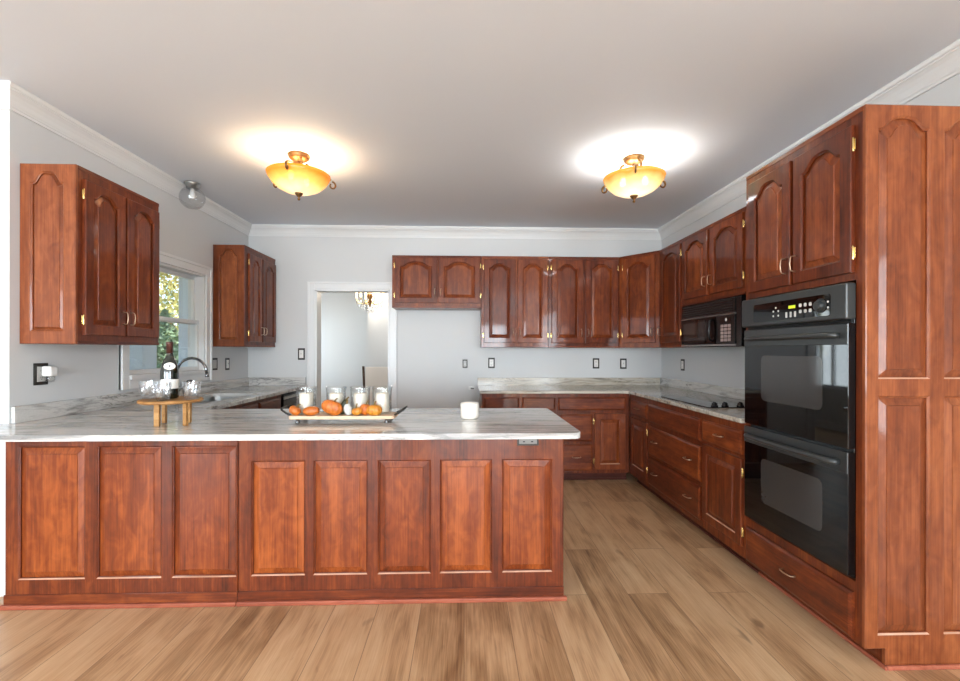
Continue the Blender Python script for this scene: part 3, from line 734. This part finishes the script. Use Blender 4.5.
# sink and faucet
t = thing('sink', 'stainless undermount sink in the counter below the window', 'sink', ((SX0 + SX1) / 2, (SY0 + SY1) / 2, ZB - .20), 0)
hx, hy_ = (SX1 - SX0) / 2 + .006, (SY1 - SY0) / 2 + .006
def basin(y0, y1):
    b = MB()
    def R(i, z):
        x0, x1, a, e, r = -hx + i, hx - i, y0 + i, y1 - i, .05
        return [(x, y, z) for x, y in arc(x1 - r, e - r, r, 0, 90, 4) + arc(x0 + r, e - r, r, 90, 180, 4) + arc(x0 + r, a + r, r, 180, 270, 4) + arc(x1 - r, a + r, r, 270, 360, 4)]
    b.loops([R(.018, .03), R(.004, .05), R(0, .199), R(.003, .199), R(.007, .05), R(.024, .036)], True, True); return b.build('basin', 'steel', t, fixn=True)
basin(-hy_, .0); basin(.004, hy_)
b = MB(); b.smooth = True; b.lathe([(.001, .036), (.035, .036), (.035, .040), (.028, .039), (.001, .038)], 20, (0, -hy_ / 2, 0)); b.build('drain', 'chrome', t)
t = thing('faucet', 'chrome gooseneck faucet at the sink in front of the window', 'faucet', (-2.415, 3.905, ZK + .0005), 0)
b = MB(); b.smooth = True; b.lathe([(.001, 0), (.028, 0), (.028, .006), (.020, .012), (.017, .05), (.015, .058), (.001, .058)], 18); b.build('base', 'chrome', t)
b = MB(); b.smooth = True
pts = [(0, 0, .05), (0, 0, .12), (0, 0, .20)] + [(.122 - .122 * math.cos(PI * k / 12), 0, .218 + .118 * math.sin(PI * k / 12)) for k in range(0, 12)] + [(.246, 0, .205)]
b.tube(pts, .0115, 12); b.build('spout', 'chrome', t)
b = MB(); b.smooth = True; b.tube([(.246, 0, .207), (.247, 0, .178)], .0145, 12); b.build('spray_head', 'chrome', t)
b = MB(); b.smooth = True; b.tube([(.012, -.012, .055), (.05, -.03, .075), (.075, -.04, .105)], [.007, .006, .005], 8); b.build('lever', 'chrome', t)
t = thing('soap_dispenser', 'small dark-topped soap pump on the counter behind the sink', 'soap pump', (-2.425, 4.10, ZK + .0005), 0)
b = MB(); b.smooth = True; b.lathe([(.001, 0), (.022, 0), (.022, .006), (.012, .012), (.011, .09), (.001, .09)], 16); b.build('neck', 'chrome', t)
b = MB(); b.smooth = True; b.lathe([(.001, .09), (.020, .09), (.027, .105), (.028, .122), (.020, .138), (.001, .142)], 16); b.build('pump_head', 'bronze_plate', t)

# ------------------------------------------------------------------ outlets and switches
def outlet(name, label, loc, rz, kind='duplex', cat='outlet', w=.078, h=.122, ins='device_white', group='wall plates'):
    t = thing(name, label, cat, loc, rz, group)
    bx('plate', 'bronze_plate', t, (-w / 2, -.006, -h / 2), (w / 2, 0, h / 2), .002)
    iw, ih = w * .30, h * .345
    if kind == 'blank':
        bx('insert', ins, t, (-iw, -.0085, -ih), (iw, -.0055, ih), .001); return t
    i_ = bx('receptacle' if kind == 'duplex' else 'switch_frame', ins, t, (-iw, -.0085, -ih), (iw, -.0055, ih), .001)
    if kind == 'duplex':
        for zz in (-.020, .020):
            for xx in (-.006, .006): bx('slot', 'dark_slot', i_, (xx - .0012, -.0092, zz - .005), (xx + .0012, -.0084, zz + .005))
            bx('slot', 'dark_slot', i_, (-.002, -.0092, zz - .0125), (.002, -.0084, zz - .0085))
    else:
        bx('toggle', 'device_grey', i_, (-.004, -.020, -.004), (.004, -.0084, .012), .001)
    return t
ot = outlet('wall_outlet', 'bronze wall outlet under the near left cabinet, behind the white plug-in', (XL, 2.752, 1.197), L90, 'duplex', w=.090, h=.128, ins='device_grey')
t = thing('plug_in_adapter', 'white plug-in adapter stuck in the left wall outlet', 'adapter', (XL + .010, 2.765, 1.155), L90)
bx('body', 'device_white', t, (-.020, -.055, .028), (.030, 0, .088), .008)
b = MB(); b.smooth = True; b.lathe([(.001, -.006), (.018, -.004), (.024, .010), (.024, .030), (.001, .032)], 16, (.004, -.03, 0)); b.build('bulb_cap', 'clear_glass', t)
outlet('light_switch', 'wide bronze switch plate on left wall between window and far cabinet', (XL, 4.603, 1.200), L90, 'blank', 'switch', .108, .122, 'device_grey')
outlet('light_switch', 'narrow bronze switch plate on left wall nearest the back corner', (XL, 4.85, 1.193), L90, 'switch', 'switch', .080, .126)
outlet('light_switch', 'light switch on the back wall left of the doorway', (-1.882, YB, 1.295), 0, 'switch', 'switch', .080, .134)
outlet('wall_outlet', 'small dark outlet on the bare back wall of the fridge space', (.004, YB, 1.185), 0, 'duplex', 'outlet', .058, .098, 'device_grey')
outlet('wall_outlet', 'leftmost outlet above the back counter, next to the fridge space', (.313, YB, 1.194), 0)
outlet('wall_outlet', 'outlet on the back wall under the cabinets, left of the corner switch', (1.547, YB, 1.190), 0)
outlet('light_switch', 'switch on the back wall just left of the right-hand corner', (1.872, YB, 1.187), 0, 'switch', 'switch')
outlet('wall_outlet', 'outlet on the right wall below the microwave', (XR, 4.780, 1.190), R90)
t = thing('peninsula_outlet', 'horizontal dark-rimmed outlet under the right end of peninsula counter', 'outlet', (.340, PY - .012, .852), 0, 'wall plates')
bx('plate', 'bronze_plate', t, (-.058, -.005, -.022), (.058, 0, .022), .0015); i_ = bx('receptacle', 'plate_grey', t, (-.048, -.0072, -.012), (.048, -.0045, .012), .001)
for xx in (-.022, .022): bx('slot', 'dark_slot', i_, (xx - .006, -.0078, -.003), (xx + .006, -.0071, .003))
t = thing('water_valve', 'small white water valve low on the fridge space wall beside the counter', 'valve', (.075, YB, .900), 0)
bx('box', 'valve_white', t, (-.03, -.012, -.02), (.03, 0, .02), .003)
b = MB(); b.smooth = True; b.tube([(0, -.012, 0), (0, -.05, 0), (.03, -.06, 0)], .008, 8); b.build('pipe', 'chrome', t)

# ------------------------------------------------------------------ ceiling lights
def scroll(a0, r0, z0, parent, s=1.0):
    b = MB(); b.smooth = True; pts = []
    for k in range(15):
        tt = k / 14 * 1.75 * PI; rad = .030 * s * (1 - .55 * k / 14)
        pts.append((r0 + rad * math.sin(tt) , z0 + rad * (math.cos(tt)) ))
    P = [(x * math.cos(a0), x * math.sin(a0), z) for x, z in pts]
    b.tube(P, [.008 * s * (1 - .35 * k / 14) for k in range(15)], 8); return b.build('scroll_arm', 'antique_brass', parent)
def bowl_light(label, x, y, warm, rot, energy, color):
    t = thing('ceiling_light', label, 'ceiling light', (x, y, CEIL - .001), rot, 'amber bowl ceiling lights')
    b = MB(); b.smooth = True; b.lathe([(.001, 0), (.075, 0), (.078, -.008), (.070, -.016), (.072, -.022), (.056, -.036), (.030, -.044), (.001, -.044)], 28); b.build('canopy', 'antique_brass', t)
    b = MB(); b.smooth = True; b.lathe([(.001, -.042), (.010, -.044), (.010, -.27), (.001, -.275)], 12); b.build('stem', 'antique_brass', t)
    zb, R0, hb = -.282, .222, .135
    prof = [(.004, 0), (.05, .004), (.10, .017), (.15, .042), (.19, .078), (.213, .112), (R0, hb), (R0 - .004, hb + .003), (.209, .113), (.186, .081), (.147, .046), (.10, .022), (.05, .009), (.004, .006)]
    b = MB(); b.smooth = True; b.lathe(prof, 48); b.build('glass_bowl', 'amber_glass_warm' if warm else 'amber_glass_cool', t, (0, 0, zb), weld=True)
    b = MB(); b.smooth = True; b.lathe([(.001, -.05), (.007, -.048), (.010, -.038), (.005, -.028), (.014, -.020), (.024, -.008), (.030, .002), (.024, .008), (.001, .009)], 20, (0, 0, zb)); b.build('finial', 'antique_brass', t)
    for k in range(3):
        a = 2 * PI * k / 3
        scroll(a, R0 + .018, zb + hb - .028, t)
        scroll(a + .5, .066, -.082, t, 1.25)
        b = MB(); b.smooth = True
        b.tube([(.02 * math.cos(a), .02 * math.sin(a), -.06), (.11 * math.cos(a), .11 * math.sin(a), -.10), (.19 * math.cos(a), .19 * math.sin(a), -.125), ((R0 + .010) * math.cos(a), (R0 + .010) * math.sin(a), zb + hb + .012)], .006, 8); b.build('strut', 'antique_brass', t)
    for k in range(2):
        a = k * PI + .6
        b = MB(); b.smooth = True; b.lathe([(.001, -.03), (.014, -.026), (.022, 0), (.016, .022), (.006, .034), (.001, .035)], 16, (.08 * math.cos(a), .08 * math.sin(a), -.175)); b.build('bulb', 'bulb_warm' if warm else 'bulb_cool', t)
    d = bpy.data.lights.new('lamp', 'POINT'); d.energy = energy; d.color = color; d.shadow_soft_size = .12
    o = bpy.data.objects.new('lamp', d); COL.objects.link(o); o.location = (0, 0, -.20); o.parent = t
    return t
bowl_light('amber glass bowl ceiling light on the left, casting a warm glow', -1.215, 3.373, True, .55, 12, (1, .84, .66))
bowl_light('amber glass bowl ceiling light on the right, casting a whiter glow', 1.251, 3.331, False, 2.3, 13, (.90, .95, 1))
t = thing('globe_light', 'small clear glass globe ceiling light over the sink', 'ceiling light', (-2.335, 3.98, CEIL - .001), 0)
b = MB(); b.smooth = True; b.lathe([(.001, 0), (.062, 0), (.064, -.010), (.050, -.020), (.046, -.046), (.001, -.046)], 24); b.build('fitter', 'steel', t)
b = MB(); b.smooth = True
n_ = 14; Rg = .098; cz = -.125
prof = [(Rg * math.sin(math.acos(max(-1, min(1, u)))), cz + Rg * u) for u in [(.80 - 1.8 * k / n_) for k in range(n_ + 1)]]
b.lathe([(max(r_, .001), z_) for r_, z_ in prof] + [(max(r_ - .004, .001), z_ + (.003 if z_ < cz else 0)) for r_, z_ in prof[::-1]], 28, fn=lambda t_, z_: 1 + .018 * math.cos(14 * t_)); b.build('globe', 'globe_glass', t)
b = MB(); b.smooth = True; b.lathe([(.001, -.046), (.014, -.048), (.018, -.08), (.024, -.11), (.018, -.132), (.001, -.138)], 16); b.build('bulb', 'device_white', t)

# ------------------------------------------------------------------ things on the peninsula
t = thing('serving_stand', 'round wooden serving stand on legs holding the wine bottle', 'stand', (-1.585, 2.515, ZK + .0005), 0)
b = MB(); b.lathe([(.001, .124), (.143, .124), (.150, .129), (.150, .137), (.145, .141), (.001, .141)], 48); b.build('top', 'stand_wood', t)
for x_, y_, a_, h_ in ((-.042, -.050, .15, .013), (.092, -.028, -.2, .010), (.050, .075, 0, .010), (-.075, .060, 0, .010)):
    b = MB(); b.box(-h_, h_, -.010, .010, 0, .1245, .003); b.build('leg', 'stand_wood', t, (x_, y_, 0), (0, 0, a_))
ZS = ZK + .142
t = thing('wine_bottle', 'dark green wine bottle with white label on the wooden stand', 'bottle', (-1.607, 2.535, ZS), 0)
b = MB(); b.smooth = True
b.lathe([(.001, .003), (.034, 0), (.042, .004), (.0435, .012), (.0435, .135), (.042, .155), (.036, .185), (.026, .212), (.0175, .232), (.0152, .25), (.0150, .300), (.001, .300)], 36); b.build('glass', 'bottle_glass', t)
b = MB(); b.smooth = True; b.lathe([(.0158, .242), (.0160, .292), (.0172, .294), (.0172, .304), (.0150, .308), (.001, .309)], 24); b.build('foil_cap', 'foil', t)
def wrap(name, mt, par, R, z0, z1, a0, a1, oval=False, n=14):
    b = MB(); b.smooth = True; Ls = []
    for i in range(n + 1):
        a = a0 + (a1 - a0) * i / n; u = 2 * i / n - 1; hz = (z1 - z0) / 2 * (math.sqrt(max(0.02, 1 - u * u)) if oval else 1); zc = (z0 + z1) / 2
        L = []
        for k in range(7):
            z = zc - hz + 2 * hz * k / 6; rr = R(z) if callable(R) else R; L.append((rr * math.cos(a), rr * math.sin(a), z))
        Ls.append(L)
    b.loops(Ls, closed=False); return b.build(name, mt, par, fixn=False)
aC = -PI / 2 + .62
aC = math.atan2(-2.52, 1.60)
wrap('front_label', 'label_paper', t, .0440, .055, .105, aC - 1.15, aC + 1.15)
wrap('label_emblem', 'label_mark', t, .0443, .072, .094, aC - .10, aC + .10, True)
def shoulder(z): return .0368 + (.0445 - .0368) * max(0, min(1, (.185 - z) / .03)) - .010 * max(0, (z - .185) / .027)
wrap('neck_label', 'label_paper', t, lambda z: .0015 + (.042 - .006 * (z - .155) / .03 if z < .185 else .036 - .010 * (z - .185) / .027), .158, .196, aC - .75, aC + .75, True)
wrap('neck_mark', 'label_mark', t, lambda z: .0020 + (.042 - .006 * (z - .155) / .03 if z < .185 else .036 - .010 * (z - .185) / .027), .172, .183, aC - .12, aC + .12, True)
def rocks(label, x, y, s=1.0):
    t = thing('whisky_glass', label, 'glass', (x, y, ZS), 0, 'cut crystal glasses')
    b = MB(); n_ = 24
    fc = lambda t_, z_: 1 + (.05 * math.cos(8 * t_ + z_ * 60) if .012 < z_ < .075 else 0)
    b.lathe([(.001, 0), (.032 * s, 0), (.036 * s, .006), (.040 * s, .020), (.043 * s, .04), (.045 * s, .06), (.046 * s, .078), (.0465 * s, .094), (.0435 * s, .094), (.042 * s, .06), (.038 * s, .03), (.030 * s, .018), (.001, .016)], n_, fn=fc)
    b.build('tumbler', 'cut_glass', t)
rocks('cut crystal tumbler on the left of the wooden stand, beside the bottle', -1.703, 2.520)
rocks('cut crystal tumbler directly in front of the wine bottle on the wooden stand', -1.575, 2.430, .82)
rocks('cut crystal tumbler on the right of the wooden stand, beside the faucet', -1.468, 2.500, .95)
# tray
TX, TY = -.685, 2.635
t = thing('serving_tray', 'long pale wooden tray with metal end handles on the peninsula', 'tray', (TX, TY, ZK + .0005), 0)
TW, TD = .292, .085
b = MB(); b.prism([[(x, y) for x, _, y in rrect(-TW, TW, -TD, TD, .02, 0)]], .022, .040); b.build('board', 'tray_wood', t, bevel=.003)
for sx in (-1, 1):
    for sy in (-1, 1):
        b = MB(); b.smooth = True; b.lathe([(.001, 0), (.013, 0), (.013, .004), (.008, .010), (.011, .0222), (.001, .0222)], 14, (sx * (TW - .045), sy * (TD - .022), 0)); b.build('foot', 'chrome', t)
    b = MB(); b.smooth = True
    P = [(sx * (TW - .004), -.055, .040), (sx * (TW + .020), -.055, .052), (sx * (TW + .046), -.052, .070), (sx * (TW + .054), -.040, .077), (sx * (TW + .054), .040, .077), (sx * (TW + .046), .052, .070), (sx * (TW + .020), .055, .052), (sx * (TW - .004), .055, .040)]
    b.tube(P, .006, 8); b.build('handle', 'bronze_plate', t)
ZT = ZK + .0415
place = ['at the left end of the tray', 'second from left on the tray', 'third from left on the tray', 'at the right end of the tray']
for k, xg in enumerate((-.912, -.742, -.604, -.478)):
    yg = TY + .022
    t = thing('hurricane_glass', 'clear glass hurricane candle holder ' + place[k], 'candle holder', (xg, yg, ZT), 0, 'glass hurricanes on the tray')
    b = MB(); b.smooth = True
    b.lathe([(.001, 0), (.049, 0), (.054, .005), (.055, .02), (.054, .08), (.055, .125), (.059, .152), (.0585, .154), (.0565, .152), (.052, .125), (.051, .08), (.052, .02), (.049, .009), (.001, .008)], 32); b.build('cylinder', 'clear_glass', t)
    c_ = thing('pillar_candle', 'cream pillar candle inside the glass holder ' + place[k], 'candle', (xg, yg, ZT + .009), 0, 'pillar candles on the tray')
    b = MB(); b.smooth = True; b.lathe([(.001, 0), (.037, 0), (.038, .003), (.038, .103), (.035, .108), (.020, .106), (.001, .104)], 28); b.build('wax', 'wax', c_)
    b = MB(); b.tube([(0, 0, .103), (.001, 0, .110), (.003, 0, .117)], .0014, 6); b.build('wick', 'bronze_plate', c_)
def gourd(name, label, x, y, rx, ry, rz_, ribs, mt, depth=.10, tilt=(0, 0, 0), stem=True, neck=0.0):
    t = thing(name, label, 'gourd', (x, y, ZT + .0005), 0, 'gourds on the tray')
    b = MB(); b.smooth = True; Ls = []; n1, n2 = 14, 40
    for i in range(n1 + 1):
        ph = PI * i / n1; L = []
        for k in range(n2):
            th = 2 * PI * k / n2; rib = 1 - depth * (.5 + .5 * math.cos(ribs * th)) * math.sin(ph) ** .6
            dip = 1 - .22 * math.exp(-(math.sin(ph) / .35) ** 2)
            z = -math.cos(ph) * dip; s_ = max(math.sin(ph), .002)
            L.append(Vector((rx * s_ * math.cos(th) * rib, ry * s_ * math.sin(th) * rib, rz_ * z)))
        Ls.append(L)
    M = Matrix.Rotation(tilt[2], 3, 'Z') @ Matrix.Rotation(tilt[1], 3, 'Y') @ Matrix.Rotation(tilt[0], 3, 'X')
    Ls = [[M @ p for p in L] for L in Ls]; lo = min(p.z for L in Ls for p in L)
    b.loops([[(p.x, p.y, p.z - lo) for p in L] for L in Ls], True, True); b.build('flesh', mt, t)
    if stem:
        q0 = M @ Vector((0, 0, rz_ * .74)); q1 = M @ Vector((.003, 0, rz_ * .74 + .016)); q2 = M @ Vector((.010, .002, rz_ * .74 + .026)); d_ = Vector((0, 0, -lo))
        b = MB(); b.smooth = True; b.tube([q0 + d_, q1 + d_, q2 + d_], [.006, .004, .0045], 7); b.build('stem', 'stem', t)
    return t
yf = TY - .066
gourd('gourd', 'small round orange gourd at the left end of the tray', -.945, yf, .034, .028, .026, 9, 'gourd_orange', .07, (0, .5, 0))
gourd('gourd', 'long orange gourd lying second from left on the tray', -.855, yf, .026, .025, .050, 8, 'gourd_orange', .06, (0, PI / 2 - .1, 0), False)
gourd('pumpkin', 'largest orange pumpkin near the middle of the tray', -.740, yf, .062, .030, .043, 11, 'gourd_orange', .14, (0, .35, 0))
gourd('gourd', 'dark green gourd behind the largest orange pumpkin', -.684, TY - .030, .022, .022, .048, 8, 'gourd_green', .08, (0, .3, 0))
gourd('gourd', 'pale white gourd right of the largest orange pumpkin', -.653, yf + .003, .022, .022, .036, 8, 'gourd_white', .08, (0, -.2, 0))
gourd('gourd', 'low golden gourd in front of the third glass holder', -.602, yf, .031, .024, .023, 9, 'gourd_gold', .08, (0, -.2, 0))
gourd('pumpkin', 'small orange pumpkin tucked behind the low golden gourd', -.560, yf + .016, .032, .026, .034, 9, 'gourd_orange', .10, (0, .2, 0))
gourd('pumpkin', 'golden yellow mini pumpkin at the right end of the tray', -.505, yf - .004, .045, .030, .033, 10, 'gourd_gold', .12, (0, 0, 0))
t = thing('jar_candle', 'white jar candle alone on the peninsula right of the tray', 'candle', (.030, 2.725, ZK + .0005), 0)
b = MB(); b.smooth = True; b.lathe([(.001, 0), (.046, 0), (.052, .005), (.0545, .02), (.0545, .090), (.0535, .092), (.0515, .090), (.051, .078), (.001, .076)], 36); b.build('jar', 'jar_white', t)
b = MB(); b.tube([(0, 0, .075), (.001, 0, .084)], .0014, 6); b.build('wick', 'bronze_plate', t)

# ------------------------------------------------------------------ dining room beyond the doorway
t = thing('dining_chair', 'tall upholstered dining chair seen through the doorway', 'chair', (-1.20, 6.42, 0), .15)
bx('seat', 'linen', t, (-.23, -.22, .43), (.23, .22, .50), .02)
b = MB(); b.prism([[(-.20, .17), (.20, .17), (.20, .235), (-.20, .235)]], .50, 1.10); bk = b.build('backrest', 'linen', t, bevel=.012)
for sx in (-1, 1):
    bx('leg', 'chair_wood', t, (sx * .205 - .02, -.205, 0), (sx * .205 + .02, -.165, .431), .004)
    b = MB(); b.tube([(sx * .205, .20, 0), (sx * .205, .20, .45), (sx * .213, .205, .75), (sx * .228, .225, 1.11)], .019, 6); b.build('leg', 'chair_wood', t)
t = thing('chandelier', 'lit crystal chandelier hanging in the room beyond the doorway', 'chandelier', (-1.395, 6.75, CEIL - .001), 0)
b = MB(); b.smooth = True; b.lathe([(.001, 0), (.06, 0), (.05, -.02), (.008, -.03), (.007, -.57), (.03, -.59), (.045, -.64), (.02, -.68), (.03, -.72), (.012, -.78), (.001, -.80)], 16); b.build('stem', 'antique_brass', t)
for k in range(6):
    a = 2 * PI * k / 6; ca_, sa_ = math.cos(a), math.sin(a)
    b = MB(); b.smooth = True; b.tube([(r_ * ca_, r_ * sa_, z_) for r_, z_ in ((.02, -.70), (.08, -.75), (.15, -.74), (.19, -.69), (.195, -.66))], .006, 7); ar = b.build('arm', 'brass', t)
    b = MB(); b.smooth = True; b.lathe([(.001, -.66), (.012, -.658), (.012, -.60), (.018, -.57), (.008, -.53), (.001, -.525)], 10, (.195 * ca_, .195 * sa_, 0)); b.build('candle_bulb', 'chandelier_glow', ar)
    for j, (r_, z_) in enumerate(((.195, -.72), (.165, -.76), (.13, -.78), (.09, -.80), (.05, -.84))):
        b = MB(); b.lathe([(.001, -.035), (.012, -.015), (.008, .008), (.001, .014)], 6, (r_ * ca_, r_ * sa_, z_)); b.build('crystal_drop', 'crystal', ar)
d = bpy.data.lights.new('chandelier_lamp', 'POINT'); d.energy = 22; d.color = (1, .9, .78); d.shadow_soft_size = .15
o = bpy.data.objects.new('chandelier_lamp', d); COL.objects.link(o); o.location = (0, 0, -.48); o.parent = t

# ------------------------------------------------------------------ outside the window
struct(bx('ground', 'grass_ground', None, (-60, -30, -.7), (RL - T - .02, 60, -.45)))
struct(bx('terrain', 'grass_ground', None, (RL - T - .02, 8.6, -.7), (30, 60, -.45)))
struct(bx('yard', 'grass_ground', None, (RL - T - .02, YN + T + .02, -.7), (-3.15, 8.6, -.45)))
def tree(label, x, y, h, R, leaf, n, conic=False, seed=1):
    rnd = random.Random(seed)
    t = thing('tree', label, 'tree', (x, y, -.45), 0, 'trees in the yard')
    b = MB(); b.smooth = True; b.tube([(0, 0, 0), (.05, 0, h * .35), (-.04, .03, h * .85)], [.16, .12, .03], 8); b.build('trunk', 'bark', t)
    b = MB()
    blobs = [(rnd.uniform(-R, R) * .6, rnd.uniform(-R, R) * .6, rnd.uniform(.25, .92) * h, rnd.uniform(.35, .6) * R) for _ in range(14)]
    for _ in range(n):
        if conic:
            z = h * (.08 + .92 * rnd.random()); rr = R * (1.02 - z / h) * rnd.random() ** .4; a = rnd.uniform(0, 2 * PI); p = Vector((rr * math.cos(a), rr * math.sin(a), z))
        else:
            q = rnd.choice(blobs); dv_ = Vector((rnd.gauss(0, 1), rnd.gauss(0, 1), rnd.gauss(0, 1))).normalized() * q[3] * rnd.random() ** .35; p = Vector(q[:3]) + dv_
        s_ = rnd.uniform(.05, .12); u = Vector((rnd.gauss(0, 1), rnd.gauss(0, 1), rnd.gauss(0, 1))).normalized(); w_ = u.orthogonal().normalized()
        V = [b.v(p + u * s_), b.v(p + w_ * s_ * .55), b.v(p - u * s_), b.v(p - w_ * s_ * .55)]; b._f(V)
    b.build('foliage', leaf, t, weld=False, fixn=False)
tree('yellow-green leafy tree filling the upper window', -12.2, 18.2, 8.5, 3.2, 'leaves_yellow', 5600, False, 3)
tree('darker green leafy tree behind the right of the window', -13.4, 24.5, 8.5, 3.0, 'leaves_green', 4200, False, 5)
tree('green conifer low in the middle of the window', -9.4, 14.6, 3.0, 1.3, 'leaves_pine', 3000, True, 9)
tree('yellowing tree far behind at the left of the window', -24.0, 28.0, 7.5, 3.2, 'leaves_yellow', 4200, False, 12)
for label, y, s_ in (('wide pale blue porch post at the left of the window view', 4.90, .11), ('thin pale porch post at the right of the window view', 5.70, .055)):
    t = thing('porch_post', label, 'post', (-3.42, y, -.45), 0, 'porch posts outside the window')
    bx('shaft', 'post_paint', t, (-s_, -s_, 0), (s_, s_, 3.1), .004); bx('base', 'post_paint', t, (-s_ - .02, -s_ - .02, 0), (s_ + .02, s_ + .02, .15), .006)
